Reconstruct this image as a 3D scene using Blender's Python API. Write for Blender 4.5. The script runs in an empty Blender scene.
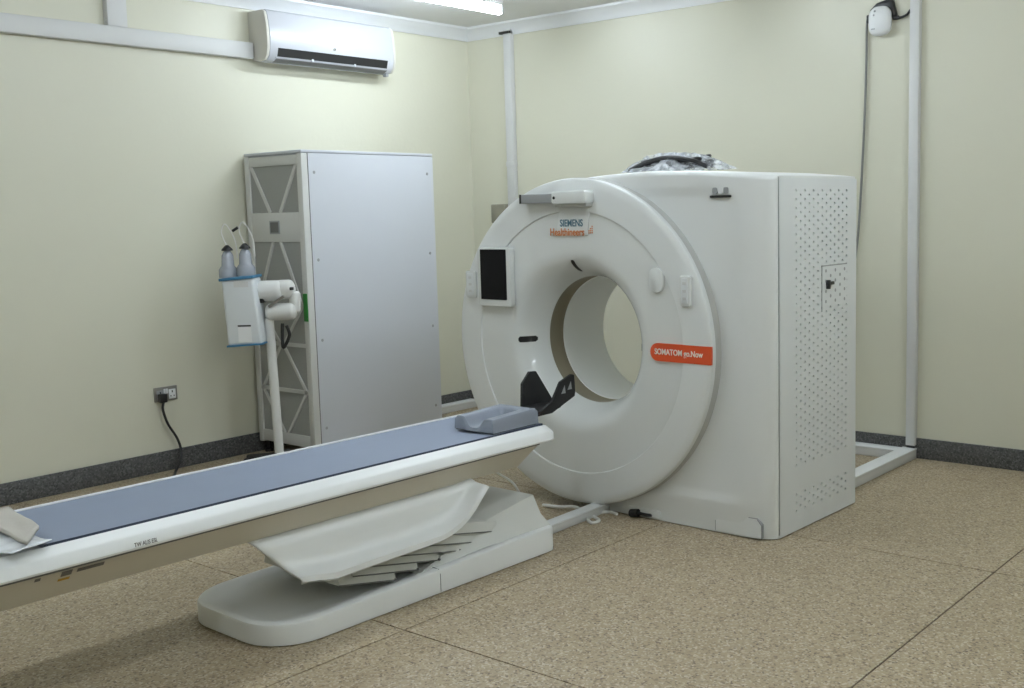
import bpy, bmesh, math, random
from mathutils import Vector, Matrix
random.seed(7)
rad = math.radians

# ---------------------------------------------------------------- camera
F_PX, YAW, PITCH, ROLL = 1101.435, -0.675826, 0.112355, -0.023104
CX, CY = 583.07, 334.41
CAM = Vector((0, 0, 1.65))
_fw = Vector((math.sin(YAW)*math.cos(PITCH), math.cos(YAW)*math.cos(PITCH), -math.sin(PITCH)))
_rt = Vector((math.cos(YAW), -math.sin(YAW), 0))
_up = _rt.cross(_fw)
R_ = _rt*math.cos(ROLL) + _up*math.sin(ROLL)
U_ = -_rt*math.sin(ROLL) + _up*math.cos(ROLL)
cam_data = bpy.data.cameras.new('camera')
cam = bpy.data.objects.new('camera', cam_data)
bpy.context.scene.collection.objects.link(cam)
cam.matrix_world = Matrix(((R_.x, U_.x, -_fw.x, CAM.x), (R_.y, U_.y, -_fw.y, CAM.y), (R_.z, U_.z, -_fw.z, CAM.z), (0, 0, 0, 1)))
cam_data.sensor_width = 36.0
cam_data.lens = F_PX*36.0/1024.0
cam_data.shift_x = (512 - CX)/1024.0
cam_data.shift_y = (CY - 344)/1024.0
cam_data.clip_start = 0.05
scene = bpy.context.scene
scene.camera = cam

# ---------------------------------------------------------------- world, exposure
world = bpy.data.worlds.new('world'); scene.world = world
world.use_nodes = True
world.node_tree.nodes['Background'].inputs[0].default_value = (0.9, 0.95, 1.0, 1)
world.node_tree.nodes['Background'].inputs[1].default_value = 0.05
scene.view_settings.view_transform = 'Standard'
scene.view_settings.look = 'None'
scene.view_settings.gamma = 1.0
scene.view_settings.use_curve_mapping = False
scene.view_settings.exposure = 0.05
TUBE_POWER = 58.0
TUBE_COLOR = (0.86, 0.965, 1.05, 1)

# room numbers, metres
XL, YB, ZC = -6.648, 6.829, 3.18          # left wall, back wall, ceiling
XR, YF = 1.6, -1.7                        # unseen right and front walls
TT = 0.0208492                            # the scanner's turn against the walls
GU, GV = -3.83, 4.606                     # scanner axis, body front

def gxyz(u, v, z=0):
    return Vector((math.cos(TT)*u + math.sin(TT)*v, -math.sin(TT)*u + math.cos(TT)*v, z))

def ray(px, py):
    return R_*((px - CX)/F_PX) - U_*((py - CY)/F_PX) + _fw
def hit(px, py, p0, n):
    d = ray(px, py); n = Vector(n)
    return CAM + d*((Vector(p0) - CAM).dot(n)/d.dot(n))
def on_left(px, py, off=0): return hit(px, py, (XL+off, 0, 0), (1, 0, 0))
def on_back(px, py, off=0): return hit(px, py, (0, YB-off, 0), (0, 1, 0))
def on_floor(px, py, z=0): return hit(px, py, (0, 0, z), (0, 0, 1))
_gn = Vector((math.sin(TT), math.cos(TT), 0)); _gu = Vector((math.cos(TT), -math.sin(TT), 0))
def G(px, py, y):
    """pixel on the scanner-parallel plane y (scanner coordinates) -> local x, z"""
    P = hit(px, py, gxyz(0, GV+y), _gn)
    return P.dot(_gu) - GU, P.z

# ---------------------------------------------------------------- materials
def new_mat(name):
    m = bpy.data.materials.new(name); m.use_nodes = True
    return m, m.node_tree.nodes, m.node_tree.links, m.node_tree.nodes['Principled BSDF']

def plain(name, col, rough=0.45, metal=0.0, var=0.03, scale=6.0, bump=0.0, bscale=200.0, coat=0.0, spec=0.5, alpha=1.0):
    m, N, L, b = new_mat(name)
    tc = N.new('ShaderNodeTexCoord')
    nz = N.new('ShaderNodeTexNoise'); nz.inputs['Scale'].default_value = scale; nz.inputs['Detail'].default_value = 3
    L.new(tc.outputs['Object'], nz.inputs['Vector'])
    mx = N.new('ShaderNodeMix'); mx.data_type = 'RGBA'
    mx.inputs[6].default_value = tuple(c*(1-var) for c in col) + (1,)
    mx.inputs[7].default_value = tuple(min(1, c*(1+var)) for c in col) + (1,)
    L.new(nz.outputs['Fac'], mx.inputs[0]); L.new(mx.outputs[2], b.inputs['Base Color'])
    b.inputs['Roughness'].default_value = rough; b.inputs['Metallic'].default_value = metal
    b.inputs['Coat Weight'].default_value = coat; b.inputs['Specular IOR Level'].default_value = spec
    b.inputs['Alpha'].default_value = alpha
    if bump:
        n2 = N.new('ShaderNodeTexNoise'); n2.inputs['Scale'].default_value = bscale; n2.inputs['Detail'].default_value = 2
        L.new(tc.outputs['Object'], n2.inputs['Vector'])
        bp = N.new('ShaderNodeBump'); bp.inputs['Strength'].default_value = bump; bp.inputs['Distance'].default_value = 0.01
        L.new(n2.outputs['Fac'], bp.inputs['Height']); L.new(bp.outputs['Normal'], b.inputs['Normal'])
    return m

def terrazzo(name, base, dark, light, scale, rough, darkat, lightat):
    m, N, L, b = new_mat(name)
    tc = N.new('ShaderNodeTexCoord')
    def noise(sc, det):
        n = N.new('ShaderNodeTexNoise'); n.inputs['Scale'].default_value = sc; n.inputs['Detail'].default_value = det
        L.new(tc.outputs['Object'], n.inputs['Vector']); return n
    vo = N.new('ShaderNodeTexVoronoi'); vo.inputs['Scale'].default_value = scale
    L.new(tc.outputs['Object'], vo.inputs['Vector'])
    sep = N.new('ShaderNodeSeparateColor'); L.new(vo.outputs['Color'], sep.inputs[0])
    big = noise(1.3, 4)
    mix0 = N.new('ShaderNodeMix'); mix0.data_type = 'RGBA'
    mix0.inputs[6].default_value = (base[0]*0.84, base[1]*0.81, base[2]*0.76, 1); mix0.inputs[7].default_value = tuple(c*1.14 for c in base) + (1,)
    L.new(big.outputs['Fac'], mix0.inputs[0])
    def band(src, lo, hi):
        mr = N.new('ShaderNodeMapRange'); mr.inputs[1].default_value = lo; mr.inputs[2].default_value = hi
        L.new(src, mr.inputs[0]); return mr.outputs[0]
    m1 = N.new('ShaderNodeMix'); m1.data_type = 'RGBA'; m1.inputs[7].default_value = dark + (1,)
    L.new(band(sep.outputs[0], darkat, 1.0), m1.inputs[0]); L.new(mix0.outputs[2], m1.inputs[6])
    m2 = N.new('ShaderNodeMix'); m2.data_type = 'RGBA'; m2.inputs[7].default_value = light + (1,)
    L.new(band(sep.outputs[1], lightat, 1.0), m2.inputs[0]); L.new(m1.outputs[2], m2.inputs[6])
    L.new(m2.outputs[2], b.inputs['Base Color'])
    rg = noise(5, 3)
    mr = N.new('ShaderNodeMapRange'); mr.inputs[3].default_value = rough-0.08; mr.inputs[4].default_value = rough+0.12
    L.new(rg.outputs['Fac'], mr.inputs[0]); L.new(mr.outputs[0], b.inputs['Roughness'])
    b.inputs['Specular IOR Level'].default_value = 0.35
    return m

M = {}
M['wall'] = plain('wall_paint', (0.68, 0.665, 0.545), 0.40, var=0.03, scale=1.2, bump=0.06, bscale=35)
M['ceiling'] = plain('ceiling_paint', (0.82, 0.82, 0.81), 0.7, var=0.02)
M['cornice'] = plain('cornice_paint', (0.80, 0.81, 0.82), 0.5, var=0.02)
M['trunk'] = plain('trunking_plastic', (0.66, 0.66, 0.655), 0.45, var=0.03)
M['floor'] = terrazzo('floor_terrazzo', (0.385, 0.310, 0.205), (0.16, 0.115, 0.08), (0.54, 0.47, 0.36), 120, 0.42, 0.62, 0.66)
M['joint'] = plain('floor_joint', (0.075, 0.06, 0.045), 0.8)
M['skirt'] = terrazzo('skirting_terrazzo', (0.085, 0.085, 0.085), (0.045, 0.045, 0.045), (0.15, 0.15, 0.15), 110, 0.5, 0.5, 0.6)
M['white'] = plain('white_cover', (0.78, 0.795, 0.79), 0.33, var=0.015, scale=2, coat=0.0)
M['gloss'] = plain('white_gloss', (0.77, 0.785, 0.775), 0.20, var=0.015, scale=2, coat=0.35)
M['side'] = plain('white_side_panel', (0.76, 0.78, 0.79), 0.4, var=0.02)
M['table'] = plain('table_white', (0.84, 0.85, 0.845), 0.3, var=0.015)
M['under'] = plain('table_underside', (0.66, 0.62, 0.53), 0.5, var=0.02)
M['rim'] = plain('rim_grey', (0.50, 0.50, 0.48), 0.5)
M['window'] = plain('scan_window_brown', (0.22, 0.19, 0.13), 0.45)
M['dark'] = plain('dark_plastic', (0.012, 0.012, 0.013), 0.4)
M['black'] = plain('black_foam', (0.010, 0.010, 0.011), 0.7, bump=0.1, bscale=90)
M['screen'] = plain('black_glass', (0.006, 0.006, 0.008), 0.35, spec=0.15)
M['red'] = plain('red_label', (0.72, 0.085, 0.02), 0.4)
M['ink_white'] = plain('white_ink', (0.85, 0.80, 0.74), 0.5)
M['ink_teal'] = plain('blue_grey_ink', (0.10, 0.20, 0.26), 0.5)
M['ink_orange'] = plain('orange_ink', (0.65, 0.22, 0.07), 0.5)
M['ink_grey'] = plain('grey_ink', (0.16, 0.15, 0.14), 0.5)
M['ink_yellow'] = plain('yellow_ink', (0.62, 0.36, 0.05), 0.5)
M['mat'] = plain('blue_grey_mat', (0.235, 0.275, 0.365), 0.55, var=0.03, bump=0.05, bscale=300)
M['edge'] = plain('mat_edge_navy', (0.035, 0.045, 0.08), 0.6)
M['pillow'] = plain('slate_foam', (0.23, 0.255, 0.305), 0.5, var=0.03)
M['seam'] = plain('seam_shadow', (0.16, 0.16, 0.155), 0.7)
M['grey'] = plain('mid_grey_plastic', (0.33, 0.34, 0.35), 0.45)
M['cab'] = plain('cabinet_paint', (0.60, 0.62, 0.67), 0.5, var=0.015, scale=1.5)
M['cabframe'] = plain('cabinet_frame', (0.62, 0.62, 0.60), 0.5)
M['mesh'] = plain('perforated_metal', (0.34, 0.345, 0.33), 0.6, var=0.22, scale=140, bump=0.3, bscale=220)
M['ac'] = plain('air_conditioner_white', (0.55, 0.56, 0.60), 0.22, var=0.01)
M['acside'] = plain('air_conditioner_side', (0.62, 0.60, 0.54), 0.5)
M['steel'] = plain('brushed_steel', (0.30, 0.29, 0.27), 0.35, metal=0.7)
M['blue'] = plain('blue_trim', (0.05, 0.19, 0.34), 0.4)
M['injector'] = plain('injector_white', (0.70, 0.73, 0.75), 0.4)
M['arm'] = plain('arm_white', (0.70, 0.70, 0.68), 0.35)
M['green'] = plain('green_tag', (0.02, 0.22, 0.03), 0.5)
M['brown'] = plain('box_brown_grey', (0.24, 0.225, 0.175), 0.6)
M['cable'] = plain('grey_cable', (0.20, 0.20, 0.19), 0.5)
M['wcable'] = plain('white_cable', (0.72, 0.71, 0.68), 0.45)
M['beige'] = plain('beige_fabric', (0.52, 0.49, 0.44), 0.8, bump=0.2, bscale=40)
M['bellows'] = plain('bellows_white', (0.66, 0.66, 0.62), 0.5)
M['syringe'] = plain('syringe_clear_grey', (0.33, 0.35, 0.39), 0.25, var=0.05)

def film(name):
    m, N, L, b = new_mat(name)
    tr = N.new('ShaderNodeBsdfTransparent'); tr.inputs[0].default_value = (0.97, 0.98, 1, 1)
    mixs = N.new('ShaderNodeMixShader'); out = N['Material Output']
    b.inputs['Base Color'].default_value = (0.82, 0.85, 0.9, 1); b.inputs['Roughness'].default_value = 0.16
    tc = N.new('ShaderNodeTexCoord'); nz = N.new('ShaderNodeTexNoise'); nz.inputs['Scale'].default_value = 22; nz.inputs['Detail'].default_value = 4
    L.new(tc.outputs['Object'], nz.inputs['Vector'])
    mr = N.new('ShaderNodeMapRange'); mr.inputs[1].default_value = 0.4; mr.inputs[2].default_value = 0.65; mr.inputs[3].default_value = 0.18; mr.inputs[4].default_value = 0.75
    L.new(nz.outputs['Fac'], mr.inputs[0]); L.new(mr.outputs[0], mixs.inputs[0])
    L.new(tr.outputs[0], mixs.inputs[1]); L.new(b.outputs[0], mixs.inputs[2]); L.new(mixs.outputs[0], out.inputs[0])
    return m
M['film'] = film('clear_plastic_film')

M['film2'] = plain('milky_plastic', (0.80, 0.83, 0.88), 0.25, var=0.05, scale=20, bump=0.2, bscale=25)
def emitter(name, col, strength):
    m, N, L, b = new_mat(name)
    b.inputs['Base Color'].default_value = (0.8, 0.8, 0.8, 1)
    b.inputs['Emission Color'].default_value = col; b.inputs['Emission Strength'].default_value = strength
    return m
M['tube'] = emitter('fluorescent_tube', TUBE_COLOR, TUBE_POWER)

# ---------------------------------------------------------------- mesh helpers
COL = scene.collection
def finish(name, me, mat, parent=None, loc=None, rotz=0.0, sharp=35):
    me.materials.append(M[mat])
    me.update()
    if sharp:
        me.shade_smooth(); me.set_sharp_from_angle(angle=rad(sharp))
    o = bpy.data.objects.new(name, me); COL.objects.link(o)
    if parent: o.parent = parent
    if loc is not None: o.location = loc
    o.rotation_euler = (0, 0, rotz)
    return o
def mesh(name, verts, faces, mat, parent=None, loc=None, rotz=0.0, sharp=35, recalc=True):
    me = bpy.data.meshes.new(name)
    me.from_pydata([tuple(v) for v in verts], [], faces)
    if recalc:
        bm = bmesh.new(); bm.from_mesh(me)
        bmesh.ops.remove_doubles(bm, verts=bm.verts, dist=1e-6)
        bmesh.ops.recalc_face_normals(bm, faces=bm.faces)
        bm.to_mesh(me); bm.free()
    return finish(name, me, mat, parent, loc, rotz, sharp)
def bm_obj(name, bm, mat, parent=None, loc=None, rotz=0.0, sharp=35):
    bmesh.ops.recalc_face_normals(bm, faces=bm.faces)
    me = bpy.data.meshes.new(name); bm.to_mesh(me); bm.free()
    return finish(name, me, mat, parent, loc, rotz, sharp)
def bm_box(bm, x0, x1, y0, y1, z0, z1, bev=0.0, seg=2, rot=None):
    r = bmesh.ops.create_cube(bm, size=1.0)
    vs = r['verts']
    for v in vs:
        v.co = Vector(((x0+x1)/2 + v.co.x*(x1-x0), (y0+y1)/2 + v.co.y*(y1-y0), (z0+z1)/2 + v.co.z*(z1-z0)))
    if bev:
        es = list({e for v in vs for e in v.link_edges})
        rb = bmesh.ops.bevel(bm, geom=es, offset=bev, segments=seg, affect='EDGES', profile=0.5)
        vs = list({v for f in rb['faces'] for v in f.verts} | {v for v in vs if v.is_valid})
    if rot is not None:
        bmesh.ops.transform(bm, matrix=rot, verts=[v for v in vs if v.is_valid])
    return vs
def box(name, x0, x1, y0, y1, z0, z1, mat, parent=None, bev=0.0, seg=2, loc=None, rotz=0.0):
    bm = bmesh.new(); bm_box(bm, x0, x1, y0, y1, z0, z1, bev, seg)
    return bm_obj(name, bm, mat, parent, loc, rotz)
def prism(name, pts, axis, a, b, mat, parent=None, bev=0.0, seg=2, sharp=35, loc=None):
    """pts: 2-D outline; extruded along axis from a to b. axis 'x': pts=(y,z); 'y': pts=(x,z); 'z': pts=(x,y)"""
    bm = bmesh.new()
    def P(p, t):
        return {'x': (t, p[0], p[1]), 'y': (p[0], t, p[1]), 'z': (p[0], p[1], t)}[axis]
    A = [bm.verts.new(P(p, a)) for p in pts]; B = [bm.verts.new(P(p, b)) for p in pts]
    n = len(pts)
    bm.faces.new(A); bm.faces.new(list(reversed(B)))
    for i in range(n): bm.faces.new((A[i], A[(i+1) % n], B[(i+1) % n], B[i]))
    if bev:
        bmesh.ops.recalc_face_normals(bm, faces=bm.faces)
        es = [e for e in bm.edges if e.calc_face_angle(0) > rad(30)]
        bmesh.ops.bevel(bm, geom=es, offset=bev, segments=seg, affect='EDGES', profile=0.5)
    return bm_obj(name, bm, mat, parent, loc, sharp=sharp)
def catmull(pts, n=8):
    P = [Vector(p) for p in pts]
    if len(P) < 3: return P
    P = [P[0]*2-P[1]] + P + [P[-1]*2-P[-2]]
    out = []
    for i in range(1, len(P)-2):
        for k in range(n):
            t = k/n; a, b, c, d = P[i-1], P[i], P[i+1], P[i+2]
            out.append(0.5*((2*b) + (c-a)*t + (2*a-5*b+4*c-d)*t*t + (3*b-a-3*c+d)*t**3))
    out.append(P[-2]); return out
def bm_tube(bm, path, r, n=8, cap=True):
    path = [Vector(p) for p in path]; rings = []
    rr = r if isinstance(r, (list, tuple)) else [r]*len(path)
    ref = None
    for i, p in enumerate(path):
        t = (path[min(i+1, len(path)-1)] - path[max(i-1, 0)]).normalized()
        if ref is None: ref = Vector((0, 0, 1)) if abs(t.z) < 0.9 else Vector((1, 0, 0))
        a = t.cross(ref).normalized(); b = t.cross(a).normalized(); ref = -b if (-b).dot(ref) > 0 else b
        b = t.cross(a)
        rings.append([bm.verts.new(p + (a*math.cos(2*math.pi*k/n) + b*math.sin(2*math.pi*k/n))*rr[i]) for k in range(n)])
    for i in range(len(rings)-1):
        for k in range(n):
            bm.faces.new((rings[i][k], rings[i][(k+1) % n], rings[i+1][(k+1) % n], rings[i+1][k]))
    if cap:
        bm.faces.new(rings[0]); bm.faces.new(list(reversed(rings[-1])))
def tube(name, path, r, mat, parent=None, n=8, smooth=0, loc=None):
    bm = bmesh.new(); bm_tube(bm, catmull(path, smooth) if smooth else path, r, n)
    return bm_obj(name, bm, mat, parent, loc, sharp=40)
def lathe(name, prof, axis, centre, mat, parent=None, n=96, a0=0.0, a1=2*math.pi, loc=None, sharp=35):
    """prof: (r, t) with t along axis ('y' or 'z'), around centre (two other coordinates)"""
    full = abs(a1-a0-2*math.pi) < 1e-6
    cols = n if full else n+1
    vs = []; fs = []
    for r, t in prof:
        for k in range(cols):
            a = a0 + (a1-a0)*k/n
            if axis == 'y': vs.append((centre[0]+r*math.cos(a), t, centre[1]+r*math.sin(a)))
            elif axis == 'x': vs.append((t, centre[0]+r*math.cos(a), centre[1]+r*math.sin(a)))
            else: vs.append((centre[0]+r*math.cos(a), centre[1]+r*math.sin(a), t))
    for i in range(len(prof)-1):
        for k in range(n):
            k2 = (k+1) % cols
            fs.append((i*cols+k, i*cols+k2, (i+1)*cols+k2, (i+1)*cols+k))
    me = bpy.data.meshes.new(name); me.from_pydata(vs, [], fs)
    bm = bmesh.new(); bm.from_mesh(me)
    bmesh.ops.remove_doubles(bm, verts=bm.verts, dist=1e-5)
    bmesh.ops.recalc_face_normals(bm, faces=bm.faces); bm.to_mesh(me); bm.free()
    return finish(name, me, mat, parent, loc, 0.0, sharp)
def rrect(x0, x1, y0, y1, r, n=5):
    rs = r if isinstance(r, (list, tuple)) else (r,)*4     # order: x1y0, x1y1, x0y1, x0y0
    out = []
    for (cx, cy, a, q) in ((x1, y0, -90, rs[0]), (x1, y1, 0, rs[1]), (x0, y1, 90, rs[2]), (x0, y0, 180, rs[3])):
        sx = -1 if cx == x1 else 1; sy = -1 if cy == y1 else 1
        for k in range(n+1):
            t = rad(a + 90*k/n)
            out.append((cx + sx*q + q*math.cos(t), cy + sy*q + q*math.sin(t)))
    return out
def lettering(name, body, size, loc, rot, mat, parent, sx=1.0, extrude=0.0008, align='LEFT', bold=0.0):
    cu = bpy.data.curves.new(name, 'FONT'); cu.body = body; cu.size = size; cu.extrude = extrude; cu.offset = bold
    cu.align_x = align; cu.align_y = 'CENTER'
    tmp = bpy.data.objects.new(name+'_tmp', cu); COL.objects.link(tmp)
    bpy.context.view_layer.update()
    me = bpy.data.meshes.new_from_object(tmp.evaluated_get(bpy.context.evaluated_depsgraph_get()))
    bpy.data.objects.remove(tmp); me.name = name
    o = finish(name, me, mat, parent, loc, sharp=0); o.rotation_euler = rot; o.scale = (sx, 1, 1)
    return o
def thing(name, label, cat, loc=(0, 0, 0), rotz=0.0, group=None):
    o = bpy.data.objects.new(name, None); COL.objects.link(o); o.empty_display_size = 0.1
    o.location = loc; o.rotation_euler = (0, 0, rotz)
    return tag(o, label, cat, group)
def tag(o, label, cat, group=None):
    o['label'] = label; o['category'] = cat
    if group: o['group'] = group
    return o
def struct(o, label, cat):
    o['kind'] = 'structure'; o['label'] = label; o['category'] = cat
    return o

# ================================================================ the room
struct(box('wall_left', XL-0.15, XL, YF-0.15, YB+0.15, -0.05, ZC+0.1, 'wall'), 'cream painted wall behind the tall cabinet', 'wall')
struct(box('wall_back', XL, XR, YB, YB+0.15, -0.05, ZC+0.1, 'wall'), 'cream painted wall behind the scanner', 'wall')
struct(box('wall_right', XR, XR+0.15, YF-0.15, YB+0.15, -0.05, ZC+0.1, 'wall'), 'cream painted wall to the right outside the view', 'wall')
struct(box('wall_front', XL, XR, YF-0.15, YF, -0.05, ZC+0.1, 'wall'), 'cream painted wall behind the camera', 'wall')
struct(box('ceiling', XL, XR, YF, YB, ZC, ZC+0.1, 'ceiling'), 'plain white painted ceiling with tube lights', 'ceiling')
# floor: joint bed with one terrazzo panel object per field
fl = struct(box('floor', XL, XR, YF, YB, -0.05, -0.004, 'joint'), 'beige speckled terrazzo floor with thin dark joints', 'floor')
xs = [XL, -4.89, -3.232, -1.568, 0.09, XR]
ys = [YF, -1.17, 0.84, 2.845, 4.85, YB]
g = 0.0035
for i in range(len(xs)-1):
    for j in range(len(ys)-1):
        x0 = xs[i] + (g if i else 0); x1 = xs[i+1] - (g if i < len(xs)-2 else 0)
        y0 = ys[j] + (g if j else 0); y1 = ys[j+1] - (g if j < len(ys)-2 else 0)
        box('floor_panel', x0, x1, y0, y1, -0.03, 0.0, 'floor', fl)
# skirting, slightly proud of the walls
SK = 0.132
struct(box('baseboard_left', XL, XL+0.018, YF, YB, 0, SK, 'skirt', bev=0.003), 'dark grey speckled terrazzo skirting along left wall', 'baseboard')
struct(box('baseboard_back', XL+0.018, XR, YB-0.018, YB, 0, SK, 'skirt', bev=0.003), 'dark grey speckled terrazzo skirting along back wall', 'baseboard')
# coved cornice
cz = 3.078
cp = [(0, cz), (0.012, cz), (0.014, cz+0.02), (0.03, cz+0.045), (0.055, cz+0.075), (0.075, cz+0.085), (0.078, ZC), (0, ZC)]
struct(prism('trim_1', [(XL+a, b) for a, b in cp], 'y', YF, YB, 'cornice'), 'white moulded cornice along the top of left wall', 'cornice')
struct(prism('trim_2', [(YB-a, b) for a, b in cp], 'x', XL, XR, 'cornice'), 'white moulded cornice along the top of back wall', 'cornice')

# ================================================================ ceiling lights
def light(x, yend, label, n_tubes=1, length=1.24):
    t = thing('fluorescent_light', label, 'ceiling light', (x, yend, ZC), 0, 'fluorescent ceiling lights')
    b = prism('housing', [(-0.045, 0), (0.045, 0), (0.035, -0.035), (-0.035, -0.035)], 'y', -length, 0, 'trunk', t, bev=0.004)
    for s in (0, -length):
        box('end_holder', -0.03, 0.03, s-0.012, s+0.012, -0.10, -0.03, 'trunk', t, bev=0.006)
    bm = bmesh.new(); bm_tube(bm, [(0, -0.012, -0.075), (0, -length+0.012, -0.075)], 0.024, 12)
    bm_obj('tube', bm, 'tube', t)
    return t
light(-5.60, 6.10, 'lit fluorescent tube on the ceiling near the corner')
light(-3.90, 6.00, 'lit fluorescent tube on the ceiling above the scanner')
light(-4.10, 3.90, 'lit fluorescent tube on the ceiling above the patient table')
light(-1.70, 3.90, 'lit fluorescent tube on the ceiling above the open floor')
light(-1.20, 5.90, 'unseen fluorescent tube added on the ceiling to brighten the right part of the back wall')  # out of view, added to lift the brightness of the right back wall
light(0.60, 3.90, 'lit fluorescent tube on the ceiling by the right wall')
light(-4.10, 0.90, 'lit fluorescent tube on the ceiling beyond the foot of the table')
light(-1.70, 0.90, 'lit fluorescent tube on the ceiling closest to the camera')

# ================================================================ scanner
gan = thing('ct_scanner', 'large white CT scanner with round front ring and open bore', 'scanner', gxyz(GU, GV, 0), -TT)
XD = -0.030
ZD = 0.931           # axis height
RD = 0.890           # ring radius
XW = 1.143           # half width of the box-shaped right side
YBK = 0.92
def ztop(x):
    return 1.84 - 0.047*((x - 0.43)/0.725)**2
# --- body cover
vs, fs = [], []
nx, nz = 74, 90
xa = [0.95*i/54 for i in range(55)] + [0.95 + (XW-0.95)*math.sin(math.pi/2*k/20) for k in range(1, 21)]
nx = len(xa)-1
def sstep(a, b, t):
    t = max(0, min(1, (t-a)/(b-a))); return t*t*(3-2*t)
def zrow(x, j):
    zt = ztop(x); zb = 0.004
    n1 = nz-8
    if j <= n1: return zb + (zt-0.03-zb)*j/n1
    return zt-0.03 + 0.03*math.sin(math.pi/2*(j-n1)/8)
def yfront(x, z):
    t = max(0.0, min(1.0, (x-0.95)/(XW-0.95))); y = 0.085*(1-math.sqrt(max(0, 1-t*t)))
    t = max(0.0, min(1.0, (z-(ztop(x)-0.03))/0.03)); y += 0.03*(1-math.sqrt(max(0, 1-t*t)))
    # shallow inset of the middle field with creases at top and bottom
    zb = 0.15 + 0.05*(x/XW); zu = 1.742 - 0.11*max(0, x-0.80)**1.5*6
    ins = sstep(zb-0.006, zb+0.02, z)*(1-sstep(zu-0.03, zu+0.004, z))*(1-sstep(0.88, 1.02, x))
    y += 0.012*ins
    y += 0.03*(1-sstep(0.0, 0.2, z))*0.5
    return y
for i in range(nx+1):
    for j in range(nz+1):
        z = zrow(xa[i], j); vs.append((xa[i], yfront(xa[i], z), z))
W_ = nz+1
for i in range(nx):
    for j in range(nz):
        q = [i*W_+j, (i+1)*W_+j, (i+1)*W_+j+1, i*W_+j+1]
        c = sum((Vector(vs[k]) for k in q), Vector())/4
        if math.hypot(c.x, c.z-ZD) > 0.72: fs.append(q)
# side and top strips to the back
def strip(idx, fn):
    base = len(vs); m = len(idx)
    for k in idx: vs.append(fn(Vector(vs[k])))
    for k in range(m-1): fs.append((idx[k], idx[k+1], base+k+1, base+k))
    return list(range(base, base+m))
right = [nx*W_+j for j in range(nz+1)]
topi = [i*W_+nz for i in range(nx+1)]
strip(right, lambda p: Vector((XW-0.006, YBK, p.z)))
strip(topi, lambda p: Vector((min(p.x, XW-0.006), YBK, p.z)))
# left half: round shell following the ring
nh = 64; RB = 0.868
b0 = len(vs)
for k in range(nh+1):
    a = math.pi/2 + math.pi*k/nh
    for (r, y) in ((0.70, 0.0), (RB-0.02, 0.0), (RB, 0.02), (RB, YBK-0.03), (RB-0.03, YBK)):
        vs.append((r*math.cos(a), y, max(0.018, ZD + r*math.sin(a))))
for k in range(nh):
    for s in range(4): fs.append((b0+k*5+s, b0+(k+1)*5+s, b0+(k+1)*5+s+1, b0+k*5+s+1))
body = mesh('body_cover', vs, fs, 'white', gan, sharp=30)
# dished rear cover with the bore opening
vs, fs = [], []
na = 144
def outline(a):
    d = (math.cos(a), math.sin(a))
    if d[0] <= 0.0: return (RB-0.03)*d[0], max(0.018, ZD + (RB-0.03)*d[1])
    t = 1e9
    t = min(t, (XW-0.006)/max(d[0], 1e-6))
    if d[1] > 0:
        lo, hi = 0, 3
        for _ in range(40):
            m_ = (lo+hi)/2
            if ZD + m_*d[1] > ztop(m_*d[0]): hi = m_
            else: lo = m_
        t = min(t, lo)
    elif d[1] < 0: t = min(t, (ZD-0.018)/(-d[1]))
    return t*d[0], ZD + t*d[1]
prof = [(0.357, 0.629), (0.367, 0.637), (0.40, 0.655), (0.47, 0.70), (0.56, 0.74), (0.66, 0.80), (0.74, 0.87), (0.79, 0.915), (0.81, YBK)]
for k in range(na):
    a = 2*math.pi*k/na
    for r, y in prof: vs.append((XD + r*math.cos(a), y, ZD + r*math.sin(a)))
    ox, oz = outline(a); vs.append((ox, YBK, oz))
np_ = len(prof)+1
for k in range(na):
    for s in range(np_-1):
        fs.append((k*np_+s, ((k+1) % na)*np_+s, ((k+1) % na)*np_+s+1, k*np_+s+1))
mesh('rear_cover', vs, fs, 'white', gan, sharp=30)
# --- front ring: outer annulus stands a little proud of the dished inner field
YF0 = -0.066; FE = 4.0
prof = [(RD-0.004, 0.03), (RD, YF0+0.05), (RD, YF0+0.016), (RD-0.004, YF0+0.006), (RD-0.014, YF0), (RD-0.05, YF0-0.003),
        (0.80, YF0-0.004), (0.7185, YF0-0.003), (0.7165, YF0-0.001), (0.7150, YF0+0.005)]
lathe('front_ring', prof, 'y', (XD, ZD), 'white', gan, n=160, sharp=28)
prof = [(0.7150, YF0+0.005)]
r0, r1, y0, y1 = 0.7150, 0.357, YF0+0.005, 0.124
for k in range(1, 41):
    r = r0 + (r1-r0)*k/40
    t = (r0-r)/(r0-r1)
    y = y0 + 0.004*t + (y1-y0-0.004)*max(0, (t-0.42)/0.58)**FE
    prof.append((r, y))
prof += [(0.3560, 0.128), (0.3550, 0.133)]
lathe('bore_funnel', prof, 'y', (XD, ZD), 'gloss', gan, n=160, sharp=40)
lathe('ring_rim', [(RD+0.0015, YF0+0.030), (RD+0.004, YF0+0.034), (RD+0.004, 0.012), (RD-0.01, 0.02)], 'y', (XD, ZD), 'rim', gan, n=160)
lathe('scan_window', [(0.3550, 0.133), (0.3570, 0.140), (0.3570, 0.245), (0.355, 0.251)], 'y', (XD, ZD), 'window', gan, n=128)
lathe('bore_liner', [(0.355, 0.251), (0.350, 0.255), (0.350, 0.615), (0.357, 0.629)], 'y', (XD, ZD), 'white', gan, n=128)
def ysurf(x, z):
    r = math.hypot(x-XD, z-ZD)
    if r > 0.7165: return YF0-0.004
    t = max(0, (r0-r)/(r0-r1)); return y0 + 0.004*t + (y1-y0-0.004)*max(0, (t-0.42)/0.58)**FE
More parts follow.
